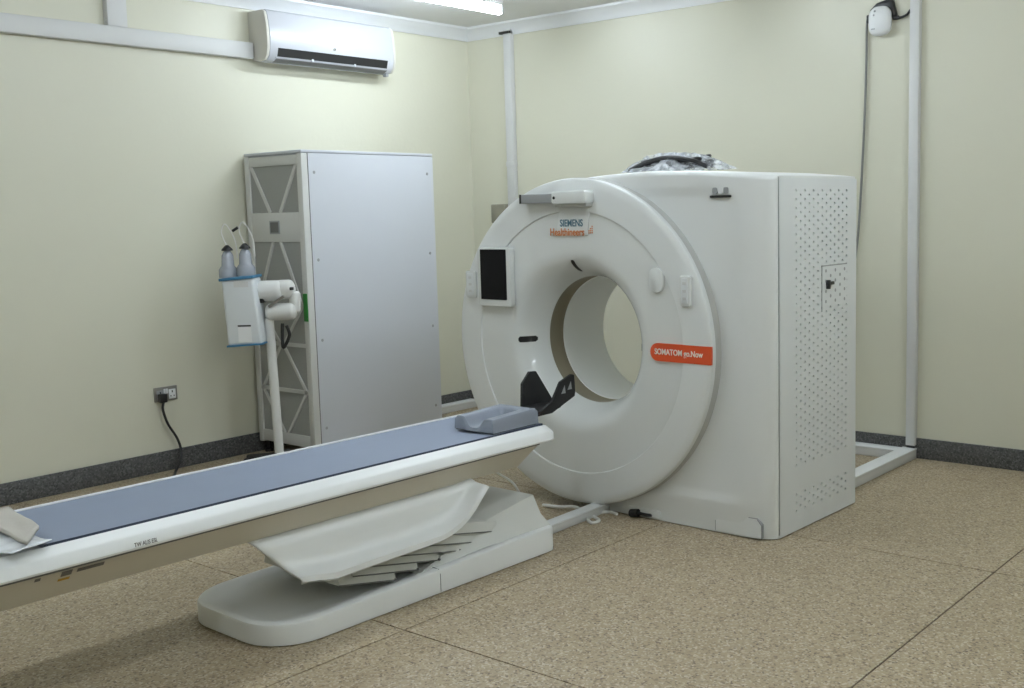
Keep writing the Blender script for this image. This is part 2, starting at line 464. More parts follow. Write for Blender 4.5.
# --- things on the ring face
def plate(name, pts, y0_, y1_, mat, parent, bev=0.0):
    return prism(name, pts, 'y', y0_, y1_, mat, parent, bev=bev)
YD = YF0
(xa0, za0) = G(479, 305.5, YD-0.03); (xa1, za1) = G(510, 247.5, YD-0.03)
disp = plate('control_display', rrect(xa0, xa1, za0, za1, 0.02), YD-0.032, YD+0.004, 'gloss', gan, bev=0.005)
(sx0, sz0) = G(481.5, 299, YD-0.033); (sx1, sz1) = G(505.5, 249.5, YD-0.033)
plate('screen', rrect(sx0, sx1, sz0, sz1, 0.004), YD-0.0345, YD-0.031, 'screen', disp)
# small key panels left and right
for nm, (ax, ay, bx, by) in {'l': (467.5, 297, 476, 271), 'r': (680.5, 306, 691, 276)}.items():
    x_0, z_0 = G(ax, ay, YD-0.01); x_1, z_1 = G(bx, by, YD-0.01)
    kp = plate('key_panel', rrect(x_0, x_1, z_0, z_1, 0.012), YD-0.020, YD+0.002, 'gloss', gan, bev=0.004)
    plate('key_field', rrect(x_0+0.012, x_1-0.014, z_0+0.014, z_1-0.012, 0.006), YD-0.0225, YD-0.018, 'side', kp, bev=0.002)
    for q in range(3):
        zz = z_0 + (z_1-z_0)*(0.25+0.25*q); xm = (x_0+x_1)/2
        plate('key', rrect(xm-0.011, xm+0.011, zz-0.007, zz+0.007, 0.003), YD-0.0245, YD-0.022, 'trunk', kp)
bx_, bz_ = G(657, 280, YD)
plate('round_button', rrect(bx_-0.045, bx_+0.045, bz_-0.065, bz_+0.065, 0.0449, 10), YD-0.014, YD+0.012, 'gloss', gan, bev=0.006)
# red name label
lx0, lz0 = G(650.5, 353, YD-0.004); lx1 = 0.884; 
pts = []
hz = 0.046; zc_ = ZD-0.012
arc = [(lx0+hz - hz*math.sin(math.pi*k/12), zc_ + hz*math.cos(math.pi*k/12)) for k in range(13)]
rightarc = [(XD + math.sqrt((RD-0.003)**2-(zc_+hz*s-ZD)**2), zc_+hz*s) for s in (-1, -0.5, 0, 0.5, 1)]
pts = arc + rightarc
red = plate('name_label', pts, YD-0.0065, YD+0.016, 'red', gan)
lettering('lettering', 'SOMATOM go.Now', 0.042, (lx0+0.028, YD-0.0075, zc_+0.002), (rad(90), 0, 0), 'ink_white', red, sx=0.83, bold=0.0008)
# maker's lettering
gx, gz = G(560.5, 223.5, YD)
gx2, _ = G(585, 223.5, YD)
lettering('lettering', 'SIEMENS', 0.053, (gx, YD-0.005, gz), (rad(90), 0, 0), 'ink_teal', gan, sx=(gx2-gx)/0.205*0.97, bold=0.001)
gx, gz = G(550.5, 232.5, YD); gx3, _ = G(585, 232.5, YD)
lettering('lettering', 'Healthineers', 0.056, (gx, YD-0.005, gz), (rad(90), 0, 0), 'ink_orange', gan, sx=(gx3-gx)/0.288, bold=0.001)
bm = bmesh.new()
ox, oz = G(587, 233, YD)
for a in range(4):
    for b in range(a+1):
        bmesh.ops.create_circle(bm, cap_ends=True, radius=0.0045, segments=8, matrix=Matrix.Translation((ox+0.011*a, YD+0.0035, oz+0.011*(b-a/2)+0.006*a)) @ Matrix.Rotation(rad(90), 4, 'X'))
bm_obj('dot_emblem', bm, 'ink_orange', gan, sharp=0)
# top bar: grey handle on the left, white camera bar on the right, bracket below
hx0, hz0 = G(521, 198.5, YD-0.05); hx1, hz1 = G(554, 198, YD-0.05); hx2, hz2 = G(588, 199, YD-0.05)
bar = prism('positioning_bar', rrect(hx1, hx2, hz1-0.034, hz1+0.034, 0.016), 'y', YD-0.075, YD+0.004, 'gloss', gan, bev=0.008)
prism('bar_grip', rrect(hx0, hx1+0.01, hz1-0.026, hz1+0.024, 0.006), 'y', YD-0.060, YD-0.022, 'grey', bar, bev=0.004)
prism('grip_tip', rrect(hx0-0.003, hx0+0.010, hz1-0.026, hz1+0.024, 0.003), 'y', YD-0.062, YD-0.021, 'dark', bar)
lathe('bar_screw', [(0.0, YD-0.0775), (0.008, YD-0.0775), (0.009, YD-0.074)], 'y', (hx1+0.02, hz1), 'dark', bar, n=16)
prism('bar_bracket', [(hx1-0.03, hz1-0.20), (hx2-0.05, hz1-0.20), (hx2-0.03, hz1-0.03), (hx1, hz1-0.03)], 'y', YD-0.0035, YD+0.010, 'white', bar, bev=0.0015)
prism('bar_shade', rrect(hx1+0.005, hx2-0.01, hz1-0.050, hz1-0.030, 0.006), 'y', YD-0.055, YD+0.004, 'rim', bar, bev=0.003)
# dark slots: gate lamp left, laser slit above bore, dot right of bore
def GS(px, py):
    x, z = G(px, py, YD)
    yy = YD
    for _ in range(60):
        yy = yy*0.75 + (ysurf(x, z)-0.003)*0.25; x, z = G(px, py, yy)
    return x, z
sx0, sz0 = GS(518.5, 339.5); sx1, _ = GS(538, 339.5)
def slot(name, x0_, x1_, z_, h, lift=0.004, mat='dark'):
    n = 10; V, Fc = [], []
    for k in range(n+1):
        x = x0_ + (x1_-x0_)*k/n
        e = min(1, math.sqrt(max(0, 1-((abs(k/n-0.5)-0.42)/0.08)**2))) if abs(k/n-0.5) > 0.42 else 1
        e = max(0.35, e)
        for s in (-1, 1): V.append((x, ysurf(x, z_)-lift, z_+s*h*e))
        for s in (-1, 1): V.append((x, ysurf(x, z_)+0.004, z_+s*h*e))
    for k in range(n):
        a = k*4; b = a+4
        Fc += [(a, b, b+1, a+1), (a+2, a, b, b+2), (a+1, a+3, b+3, b+1)]
    return mesh(name, V, Fc, mat, gan)
slot('status_lamp', sx0, sx1, sz0, 0.017)
def funnel_strip(name, a_deg0, a_deg1, ra, rb, w, mat):
    V, Fc = [], []
    n = 8
    for k in range(n+1):
        t = k/n; r = ra+(rb-ra)*t; a = rad(a_deg0+(a_deg1-a_deg0)*t)
        c = Vector((XD+r*math.cos(a), 0, ZD+r*math.sin(a))); tv = Vector((-math.sin(a), 0, math.cos(a)))
        ww = w*(0.55 if k in (0, n) else 1)
        for s in (-1, 1):
            p = c + tv*ww*s; p.y = ysurf(p.x, p.z)-0.005; V.append(p)
    for k in range(n): Fc.append((k*2, k*2+2, k*2+3, k*2+1))
    return mesh(name, V, Fc, mat, gan)
funnel_strip('laser_slit', 92.5, 93.5, 0.452, 0.385, 0.013, 'dark')
funnel_strip('laser_slit', -1.0, -1.0, 0.405, 0.385, 0.020, 'dark')
# --- right side panel with rows of vent holes
def side_panel():
    V, Fc = [], []
    idx = {}
    dz, dy = 0.0215, 0.0455
    yc = [0.228 + dy*k for k in range(14)]; yl = [0.092] + yc + [YBK-0.004]
    zl = [0.006, 0.098]
    while zl[-1] + dz < 0.218: zl.append(zl[-1]+dz)
    low_end = len(zl)-1
    zl.append(0.335); up0 = len(zl)-1
    while zl[-1] + dz < 1.735: zl.append(zl[-1]+dz)
    up1 = len(zl)-1
    zl.append(ztop(XW)-0.012)
    XO = XW+0.004
    def v(y, z, x=XO):
        key = (round(y, 5), round(z, 5), x)
        if key not in idx: idx[key] = len(V); V.append((x, y, z))
        return idx[key]
    holes = []
    for j in range(len(zl)-1):
        inrow = (1 <= j < low_end) or (up0 <= j < up1)
        for i in range(len(yl)-1):
            c = [(yl[i], zl[j]), (yl[i+1], zl[j]), (yl[i+1], zl[j+1]), (yl[i], zl[j+1])]
            if inrow and 1 <= i <= 13 and (i+j) % 2 == 0:
                cy, cz_ = (yl[i]+yl[i+1])/2, (zl[j]+zl[j+1])/2
                H = [(cy+0.0135*math.cos(rad(225+45*k)), cz_+0.0066*math.sin(rad(225+45*k))) for k in range(8)]
                ci = [v(*p) for p in c]; hi = [v(*p) for p in H]; bi = [v(p[0], p[1], XO-0.012) for p in H]
                for k in range(4):
                    a, b, d = hi[2*k], hi[2*k+1], hi[(2*k+2) % 8]
                    Fc.append((ci[k], ci[(k+1) % 4], d, b)); Fc.append((ci[k], b, a))
                for k in range(8): Fc.append((hi[k], hi[(k+1) % 8], bi[(k+1) % 8], bi[k]))
            else:
                Fc.append([v(*p) for p in c])
    o = mesh('side_panel', V, Fc, 'side', gan, recalc=False, sharp=30)
    return o
sp = side_panel()
box('vent_backing', XW-0.012, XW-0.009, 0.15, YBK-0.02, 0.09, 1.75, 'grey', sp)
box('panel_seam', XW-0.008, XW+0.001, 0.087, 0.0925, 0.02, ztop(XW)-0.006, 'grey', gan)
# service hatch on the side panel
XO = XW+0.004
hat = box('service_hatch', XO-0.002, XO+0.0015, 0.525, 0.80, 1.125, 1.335, 'side', sp)
for (a, b, c, d) in ((0.520, 0.526, 1.10, 1.338), (0.520, 0.80, 1.333, 1.339), ):
    box('hatch_seam', XO-0.001, XO+0.0022, a, b, c, d, 'grey', hat)
for q in range(5):
    for w in range(7):
        if (q+w) % 2 == 0:
            yy = 0.565+0.0455*q*1.15; zz = 1.15+0.0265*w
            lathe('hatch_vent', [(0.0, XO+0.0021), (0.0095, XO+0.0021)], 'x', (yy, zz), 'grey', hat, n=8, sharp=0)
box('hatch_latch', XO, XO+0.014, 0.565, 0.64, 1.235, 1.252, 'dark', hat, bev=0.003)
box('hatch_key', XO, XO+0.020, 0.568, 0.586, 1.215, 1.262, 'dark', hat, bev=0.003)
# small badge on the upper front, service flap near the floor
x_0, z_0 = G(710, 198, 0.0); x_1, z_1 = G(731, 187, 0.0)
plate('badge_bar', rrect(x_0, x_1, z_0, z_0+0.012, 0.003), -0.002, 0.008, 'dark', gan)
for k in range(3):
    xx = x_0 + 0.012 + (x_1-x_0-0.024)*(k+0.5)/3
    plate('badge_icon', rrect(xx-0.014, xx+0.014, z_0+0.020, z_1, 0.008), -0.0015, 0.008, 'grey' if k != 1 else 'cornice', gan)
x_0, z_0 = G(714, 536, 0.0); x_1, z_1 = G(760.5, 520, 0.0)
fb = [(x_0, 0.012), (x_0, z_1-0.03), (x_0+0.03, z_1), (x_1-0.03, z_1+0.0), (x_1, z_1-0.03), (x_1, 0.012)]
flap = plate('service_flap', [(max(x_0+0.004, min(x_1-0.004, a)), b-0.004 if b > 0.05 else b) for a, b in fb], 0.0105, 0.03, 'white', gan)
plate('flap_seam', fb, 0.0112, 0.03, 'grey', gan)
x_0, z_0 = G(627, 513, 0.0)
plate('corner_flap', rrect(x_0, x_0+0.22, 0.012, 0.055, 0.015), 0.006, 0.03, 'white', gan, bev=0.003)
box('top_edge_strip', -0.012, 0.004, 0.045, YBK-0.01, 1.76, ztop(0)-0.002, 'white', gan)
# dark plinth the scanner stands on
box('plinth', 0.02, XW-0.09, 0.08, YBK-0.03, 0.0, 0.03, 'dark', gan)

# ================================================================ patient table
tab = thing('patient_table', 'long white patient table with blue-grey mat leading into the scanner', 'patient table', gxyz(GU, 0, 0), -TT)
V0, V1 = 1.02, 3.985
# moulded rim / cradle: section extruded along the table
sec = [(-0.2480, 0.6000), (-0.2500, 0.6050), (-0.2550, 0.6065), (-0.3000, 0.5855), (-0.3080, 0.5780), (-0.3215, 0.5470), (-0.3190, 0.5390)]
secF = [(-0.2480, 0.6000), (-0.2490, 0.6170), (-0.2535, 0.6200), (-0.2620, 0.6170), (-0.3080, 0.5780), (-0.3215, 0.5470), (-0.3190, 0.5390)]
secR = [(-a, b) for a, b in reversed(sec)]
outline_ = sec + [(0.31, 0.537)] * 0 + secR
full = sec[::-1][::-1] + secR
vs, fs = [], []
rows = [(V0, 1.0, 0)] + [(V0+0.02, 1.0, 0)] + [(V1-0.10 + 0.10*math.sin(rad(9*k)), 0, k) for k in range(11)]
poly = sec[::-1] + [(-0.248, 0.6055)]*0
prof2 = sec[::-1] + [(-0.15, 0.5990), (0, 0.5960), (0.15, 0.5990)] + secR[::-1][::-1][0:0]
prof2 = secF[::-1] + [(-0.15, 0.5990), (0.0, 0.5960), (0.15, 0.5990)] + [(-a, b) for a, b in sec]
np_ = len(prof2)
for (v, k_, n_) in rows:
    sh = 1.0
    if k_ == 0 and n_ > 0:
        q = 1 - math.sqrt(max(0, 1-(math.sin(rad(9*n_)))**2)); sh = 1 - 0.06*q
        dz = -0.010*q
    else: dz = 0
    for (x, z) in prof2: vs.append((x*sh, v + (0.0 if z > 0.56 else -0.03*(0.56-z)/0.03*(1 if n_ else 0)), z+dz))
for i in range(len(rows)-1):
    for s in range(np_-1): fs.append((i*np_+s, (i+1)*np_+s, (i+1)*np_+s+1, i*np_+s+1))
    fs.append((i*np_+np_-1, (i+1)*np_+np_-1, (i+1)*np_, i*np_))
fs.append(list(range(np_))); fs.append(list(range((len(rows)-1)*np_, len(rows)*np_)))
top = mesh('tabletop', vs, fs, 'table', tab, sharp=32)
# mat
vs, fs = [], []
ms = [(-0.246, 0.6130), (-0.15, 0.6065), (0, 0.6035), (0.15, 0.6065), (0.2455, 0.6130), (0.2455, 0.600), (0.15, 0.594), (0, 0.591), (-0.15, 0.594), (-0.246, 0.600)]
for v in (1.535, 3.955): vs += [(x, v, z) for x, z in ms]
for s in range(10): fs.append((s, (s+1) % 10, 10+(s+1) % 10, 10+s))
fs += [tuple(range(9, -1, -1)), tuple(range(10, 20))]
mesh('mat', vs, fs, 'mat', tab, sharp=30)
prism('mat_edge', [(0.2445, 0.602), (0.2500, 0.602), (0.2485, 0.6125), (0.2445, 0.6125)], 'y', 1.535, 3.955, 'edge', tab)
# dark shadow gap and tapering underside beam
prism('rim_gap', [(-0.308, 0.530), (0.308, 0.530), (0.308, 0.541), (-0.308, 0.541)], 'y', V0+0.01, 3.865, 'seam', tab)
vs, fs = [], []
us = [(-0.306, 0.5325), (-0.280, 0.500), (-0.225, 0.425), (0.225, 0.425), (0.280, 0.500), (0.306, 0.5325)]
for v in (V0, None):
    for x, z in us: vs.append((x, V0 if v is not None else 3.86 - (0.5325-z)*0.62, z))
for s in range(5): fs.append((s, s+1, 7+s, 6+s))
fs += [(5, 0, 6, 11), tuple(range(5, -1, -1)), tuple(range(6, 12))]
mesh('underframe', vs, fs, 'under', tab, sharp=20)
# curved lift cowl hanging under the table
vs, fs = [], []
def cowl_sec(v):
    """half section (x,z) from under the table outward and down; v along the table"""
    t = (v-2.30)/(3.47-2.30)
    zb = 0.218 + 0.020*t + 0.030*(1-sstep(0.0, 0.22, t)) + 0.190*max(0, (t-0.70)/0.30)**2.6
    zb = min(zb, 0.410)
    S = [(0.06, 0.424), (0.13, 0.424), (0.180, 0.421), (0.213, 0.411), (0.235, 0.393), (0.247, 0.368), (0.253, 0.338), (0.260, 0.307), (0.273, 0.278), (0.294, 0.255), (0.318, 0.241), (0.336, 0.232), (0.338, 0.222), (0.326, 0.216)]
    return [(x, 0.424 - (0.424-z)*(0.424-zb)/(0.424-0.216)) for x, z in S]
nv = 26
cs = []
for i in range(nv+1):
    v = 2.30 + (3.47-2.30)*i/nv
    P = cowl_sec(v)
    ring = []
    for (x, z) in P:
        shift = 0.0
        if i <= 9:                      # front lip is raked: the lower edge starts further along
            shift = (0.424-z)*0.86*(1-i/10)
        ring.append((x, v+shift, z))
    cs.append(ring)
m_ = len(cs[0])
for sgn in (1, -1):
    b = len(vs)
    for ring in cs: vs += [(sgn*x, v if sgn > 0 else 2.62 + (v-2.30)*0.74, z) for x, v, z in ring]
    for i in range(nv):
        for s in range(m_-1): fs.append((b+i*m_+s, b+(i+1)*m_+s, b+(i+1)*m_+s+1, b+i*m_+s+1))
b0 = len(vs); 
for i in range(nv):                    # flat middle between the halves
    a = i*m_; c = (nv+1)*m_ + i*m_
    fs.append((a, a+m_, c+m_, c))
cow = mesh('lift_cowl', vs, fs, 'table', tab, sharp=40)
sm = cow.modifiers.new('shell', 'SOLIDIFY'); sm.thickness = 0.012; sm.offset = -1
# base slab with raised rim and tray
bpts = rrect(-0.340, 0.348, 2.308, 3.928, (0.21, 0.05, 0.05, 0.21), 10)
def inset(pts, d):
    cx, cy = 0.004, 3.109
    return [(cx + (x-cx)*(1-d/0.3375), cy + (y-cy)*(1-d/0.804)) for x, y in pts]
levels = [(inset(bpts, 0.010), 0.0, 0), (inset(bpts, 0.008), 0.005, 0), (bpts, 0.006, 0), (bpts, 0.075, 1), (inset(bpts, 0.004), 0.086, 1), (inset(bpts, 0.014), 0.091, 1),
          (inset(bpts, 0.040), 0.089, 1), (inset(bpts, 0.085), 0.078, 0.6), (inset(bpts, 0.12), 0.072, 0.4)]
vs, fs = [], []
n = len(bpts)
for pts, z, kk in levels:
    for (x, y) in pts: vs.append((x, y, z + kk*0.035*max(0, min(1, (y-2.35)/1.5))))
for i in range(len(levels)-1):
    for s in range(n): fs.append((i*n+s, i*n+(s+1) % n, (i+1)*n+(s+1) % n, (i+1)*n+s))
fs.append(tuple(range(n))); fs.append(tuple(range((len(levels)-1)*n, len(levels)*n)))
base = mesh('base', vs, fs, 'table', tab, sharp=38)
tube('base_seam', [(0.3485, 3.155, 0.010), (0.3485, 3.155, 0.088), (0.338, 3.155, 0.108), (0.30, 3.155, 0.110)], 0.0016, 'seam', base, n=6)
# fairing block at the scanner end of the base
blk_b = [(-0.30, 3.50), (0.30, 3.50), (0.315, 3.890), (-0.315, 3.890)]
vs = [(-0.27, 3.10, 0.085), (0.27, 3.10, 0.085), (0.330, 3.912, 0.118), (-0.330, 3.912, 0.118),
      (0.215, 3.55, 0.205), (0.235, 3.885, 0.268), (-0.235, 3.885, 0.268), (-0.215, 3.55, 0.205), (0.29, 3.50, 0.112), (-0.29, 3.50, 0.112), (0.270, 3.900, 0.175), (-0.270, 3.900, 0.175)]
fs = [(0, 1, 4, 7), (7, 4, 5, 6), (1, 8, 4), (0, 7, 9), (8, 2, 10, 4), (4, 10, 5), (9, 7, 11, 3), (7, 6, 11), (6, 5, 10, 11), (11, 10, 2, 3), (0, 9, 3, 2, 8, 1)]
mesh('base_fairing', vs, fs, 'bellows', tab, sharp=30)
# bellows: slanting folds one above the other, lower edges staggered along the tray
for k in range(6):
    LN = 0.30 + 0.055*k; RS = 0.19*LN
    ve = 2.98 + 0.128*k; ze = 0.134 + 0.0095*k + (0.010 if k > 4 else 0)
    th = 0.040; xw = 0.262 - 0.002*k
    vs = []
    for (v, z, x) in ((ve-LN, ze+RS-th, xw), (ve, ze-th, xw), (ve, ze+0.006, xw-0.016), (ve-LN, ze+0.006+RS, xw-0.016)):
        vs += [(-x, v, z), (x, v, z)]
    fs = [(0, 1, 3, 2), (2, 3, 5, 4), (4, 5, 7, 6), (6, 7, 1, 0), (0, 2, 4, 6), (1, 7, 5, 3)]
    f_ = mesh('bellows_fold', vs, fs, 'bellows', tab, sharp=30)
    tube('fold_edge', [(xw+0.0004, ve, ze-th), (xw+0.0004, ve-LN, ze+RS-th)], 0.0028, 'seam', f_, n=5)
    lathe('fold_pin', [(0.0, xw+0.006), (0.005, xw+0.006), (0.006, xw-0.004)], 'x', (ve-0.004, ze-th+0.004), 'seam', f_, n=8)
# lift column inside, carries the top
box('lift_column', -0.12, 0.12, 2.95, 3.45, 0.07, 0.43, 'bellows', tab)
# printed marks on the near side
def side_mark(name, px0, py0, px1, py1, x, mat, h, par=None):
    a = hit(px0, py0, gxyz(GU+x, 0), _gu); b = hit(px1, py1, gxyz(GU+x, 0), _gu)
    va, vb = a.dot(_gn), b.dot(_gn)
    return va, a.z, vb, b.z
va, za, vb, zb_ = side_mark('', 134, 541, 165, 533, 0.322, 0, 0)
lettering('lettering', 'TW ALIS ESL', 0.021, (0.3225, va, 0.5560), (rad(90), 0, rad(90)), 'ink_grey', top, sx=(vb-va)/0.155)
def beam_x(z): return 0.307 - (0.5325-z)*0.80
for (p0, p1, hh, mt, nm) in (((78, 571), (105, 563), 0.007, 'ink_grey', 'caution_strip'), ((62, 575), (73, 572), 0.010, 'ink_grey', 'round_mark'), ((61, 582), (73, 579), 0.005, 'ink_yellow', 'yellow_mark'), ((35, 581.5), (41, 579.5), 0.006, 'ink_grey', 'small_mark')):
    va, za, vb, zb_ = side_mark('', *p0, *p1, 0.30, 0, 0)
    z = min(0.528, (za+zb_)/2); 
    x0_, x1_ = beam_x(z-hh)+0.0015, beam_x(z+hh)+0.0015
    mesh(nm, [(x0_, va, z-hh), (x0_, vb, z-hh), (x1_, vb, z+hh), (x1_, va, z+hh)], [(0, 1, 2, 3)], mt, tab, sharp=0)

# ================================================================ things on the table
# head pillow with a hollow
pil = thing('head_pillow', 'slate grey foam head pillow with a curved hollow on the mat', 'pillow', gxyz(GU+0.112, 3.775, 0.6135), -TT)
nx_, ny_ = 30, 34
vs, fs = [], []
wx, wy = 0.130, 0.158
for i in range(nx_+1):
    for j in range(ny_+1):
        a = -1 + 2*i/nx_; b = -1 + 2*j/ny_
        h = 0.066 + 0.012*(b+1)/2
        hol = math.exp(-((a+0.05)/0.42)**4)*(1-sstep(0.45, 0.75, b))
        h -= 0.050*hol
        ed = max(abs(a), abs(b)); 
        if ed > 0.94: h -= 0.014*((ed-0.94)/0.06)**2
        vs.append((a*wx*(1-0.03*(h/0.09)), b*wy*(1-0.02*h/0.09), h))
W2 = ny_+1
for i in range(nx_):
    for j in range(ny_): fs.append((i*W2+j, (i+1)*W2+j, (i+1)*W2+j+1, i*W2+j+1))
per = [i*W2 for i in range(nx_+1)] + [nx_*W2+j for j in range(1, ny_+1)] + [i*W2+ny_ for i in range(nx_-1, -1, -1)] + [j for j in range(ny_-1, 0, -1)]
b0 = len(vs)
for k in per: vs.append((vs[k][0]*1.02, vs[k][1]*1.02, 0.004))
for k in range(len(per)): fs.append((per[k], per[(k+1) % len(per)], b0+(k+1) % len(per), b0+k))
fs.append(tuple(range(b0, b0+len(per))))
mesh('foam_block', vs, fs, 'pillow', pil, sharp=40)
box('base_sheet', -0.124, 0.124, -0.155, 0.145, 0.0, 0.006, 'dark', pil)
# black head support beyond the end of the table
hs = thing('head_support', 'black head support with two upright side wings at the table end', 'head support', gxyz(GU, 3.935, 0.6145), -TT)
prism('tongue', [(-0.075, 0.0), (0.075, 0.0), (0.10, 0.10), (0.10, 0.26), (0.04, 0.40), (-0.06, 0.42), (-0.10, 0.40), (-0.10, 0.24)], 'z', 0.0, 0.016, 'black', hs, bev=0.004)
wings = {1: [(0.12, 0.0), (0.26, 0.0), (0.43, 0.075), (0.43, 0.105), (0.405, 0.205), (0.385, 0.212), (0.30, 0.178), (0.255, 0.075), (0.17, 0.02)],
         -1: [(0.18, 0.0), (0.235, 0.015), (0.265, 0.15), (0.335, 0.212), (0.385, 0.208), (0.475, 0.035), (0.45, 0.0)]}
for s in (-1, 1):
    bm = bmesh.new()
    off = 0.0
    A = []; B = []
    for (v, z) in wings[s]:
        vv = v
        x = s*(0.085 + 0.16*z)
        zz = z*0.9 - 0.004
        A.append(bm.verts.new((x, vv, zz))); B.append(bm.verts.new((x + s*0.014, vv, zz)))
    bm.faces.new(A); bm.faces.new(list(reversed(B)))
    for k in range(len(A)): bm.faces.new((A[k], A[(k+1) % len(A)], B[(k+1) % len(B)], B[k]))
    w_ = bm_obj('side_wing', bm, 'black', hs, sharp=30)
    if s > 0:
        for (v0_, z0_) in ((0.315, 0.105), (0.362, 0.122)):
            T = [(v0_, z0_), (v0_+0.036, z0_), (v0_+0.020, z0_+0.050)]
            mesh('triangle_mark', [(s*(0.085+0.16*z) + 0.0155, v, z*0.9-0.004) for v, z in T], [(0, 1, 2)], 'grey', w_, sharp=0)
tube('locking_bolt', [(0.10, 0.10, 0.012), (0.10, 0.16, 0.014)], 0.010, 'dark', hs, n=8)
# beige folded cloth and a clear sheet at the foot end
def sheet(name, P, th, mat, label, cat, nn=14, amp=0.006, seed=1):
    random.seed(seed)
    vs, fs = [], []
    ph = [random.uniform(0, 6.28) for _ in range(6)]
    for i in range(nn+1):
        for j in range(nn+1):
            a, b = i/nn, j/nn
            p = (P[0]*(1-a)*(1-b) + P[1]*a*(1-b) + P[2]*a*b + P[3]*(1-a)*b)
            p = p + Vector((0, 0, amp*(math.sin(7*a+ph[0]) + math.sin(9*b+5*a+ph[1]) + 0.6*math.sin(17*b-8*a+ph[2]))*0.5 + amp))
            vs.append(p)
    for i in range(nn):
        for j in range(nn): fs.append((i*(nn+1)+j, (i+1)*(nn+1)+j, (i+1)*(nn+1)+j+1, i*(nn+1)+j+1))
    o = mesh(name, vs, fs, mat, None, sharp=60)
    m_ = o.modifiers.new('thick', 'SOLIDIFY'); m_.thickness = th; m_.offset = 1
    return tag(o, label, cat)
def tz(px, py, z): return hit(px, py, (0, 0, z), (0, 0, 1))
sheet('folded_cloth', [tz(-30, 519, 0.634), tz(9, 512, 0.634), tz(39, 530, 0.634), tz(27, 547, 0.634)], 0.012, 'beige', 'beige folded cloth lying at the foot end of the mat', 'cloth', amp=0.004, seed=3)
sheet('plastic_sheet', [tz(-40, 545, 0.622), tz(0, 530, 0.622), tz(52, 541, 0.622), tz(12, 556, 0.622)], 0.003, 'film2', 'crumpled milky plastic sheet at the foot of the table', 'plastic sheet', amp=0.005, seed=5)

# ================================================================ bag on top of the scanner
bz = 1.842
bagc = gxyz(GU+0.385, GV+0.30, 0)
bag = thing('cable_bag', 'clear plastic bag with coiled black cable on top of the scanner', 'bag', (bagc.x, bagc.y, bz), -TT)
random.seed(11)
vs, fs = [], []
na, nr = 48, 14
for j in range(nr+1):
    for i in range(na):
        a = 2*math.pi*i/na; t = j/nr
        rx = 0.36*(0.90+0.12*math.sin(3*a+1)+0.06*math.sin(7*a)) ; ry = 0.20*(0.9+0.1*math.sin(4*a))
        h = 0.085*(1-t**2.6)*(0.9+0.2*math.sin(5*a+3*t))
        h += 0.012*(1-t)*math.sin(13*a+8*t) + 0.008*math.sin(23*a+t*11)*t*(1-t)*4
        vs.append((rx*t*math.cos(a), ry*t*math.sin(a), max(0.004, h+0.004)))
for j in range(nr):
    for i in range(na):
        fs.append((j*na+i, j*na+(i+1) % na, (j+1)*na+(i+1) % na, (j+1)*na+i))
mesh('plastic_film', vs, fs, 'film', bag, sharp=25)
path = []
for k in range(120):
    t = k/119; a = 2*math.pi*3.2*t + 0.4
    path.append((0.235*math.cos(a)*(0.85+0.2*math.sin(2.3*a)), 0.11*math.sin(a), 0.018+0.022*t*2 + 0.018*math.sin(a*1.7)**2))
tube('coiled_cable', path, 0.011, 'dark', bag, n=8)
tube('hose', catmull([(-0.22, -0.10, 0.016), (-0.10, -0.12, 0.050), (0.04, -0.12, 0.072), (0.18, -0.11, 0.055), (0.27, -0.08, 0.016)], 6), 0.012, 'dark', bag, n=8)
tube('hose', catmull([(-0.27, -0.06, 0.016), (-0.15, -0.13, 0.014), (-0.02, -0.13, 0.020), (0.05, -0.12, 0.016)], 6), 0.010, 'grey', bag, n=8)

# ================================================================ tall cabinet
CX0, CX1, CY0, CY1, CZ0, CZ1 = -6.61, -5.977, 4.55, 5.73, 0.08, 2.087
cab = thing('equipment_cabinet', 'tall pale grey equipment cabinet with perforated front beside the left wall', 'cabinet', (CX0, CY0, 0))
cw, cd = CX1-CX0, CY1-CY0
box('carcass', 0.006, cw-0.012, 0.02, cd-0.006, CZ0+0.01, CZ1-0.006, 'cab', cab)
box('top_cover', 0, cw, 0, cd, CZ1-0.02, CZ1, 'cab', cab, bev=0.004)
sidep = box('side_panel', cw-0.014, cw, 0.055, cd, CZ0, CZ1-0.022, 'cab', cab, bev=0.003)
box('side_panel', 0, 0.014, 0.03, cd, CZ0, CZ1-0.022, 'cab', cab, bev=0.003)
box('corner_post', cw-0.055, cw-0.001, 0.0, 0.050, CZ0, CZ1-0.022, 'cabframe', cab, bev=0.004)
box('corner_post', 0.001, 0.050, 0.0, 0.050, CZ0, CZ1-0.022, 'cabframe', cab, bev=0.004)
for yy in (0.10, cd-0.06):
    for zz in (1.94, 1.36, 0.82, 0.22):
        lathe('screw', [(0.0, cw+0.0015), (0.009, cw+0.0015), (0.011, cw)], 'x', (yy, zz), 'grey', sidep, n=10)
box('panel_seam', cw-0.010, cw-0.0015, 0.049, 0.056, CZ0, CZ1-0.022, 'seam', cab)
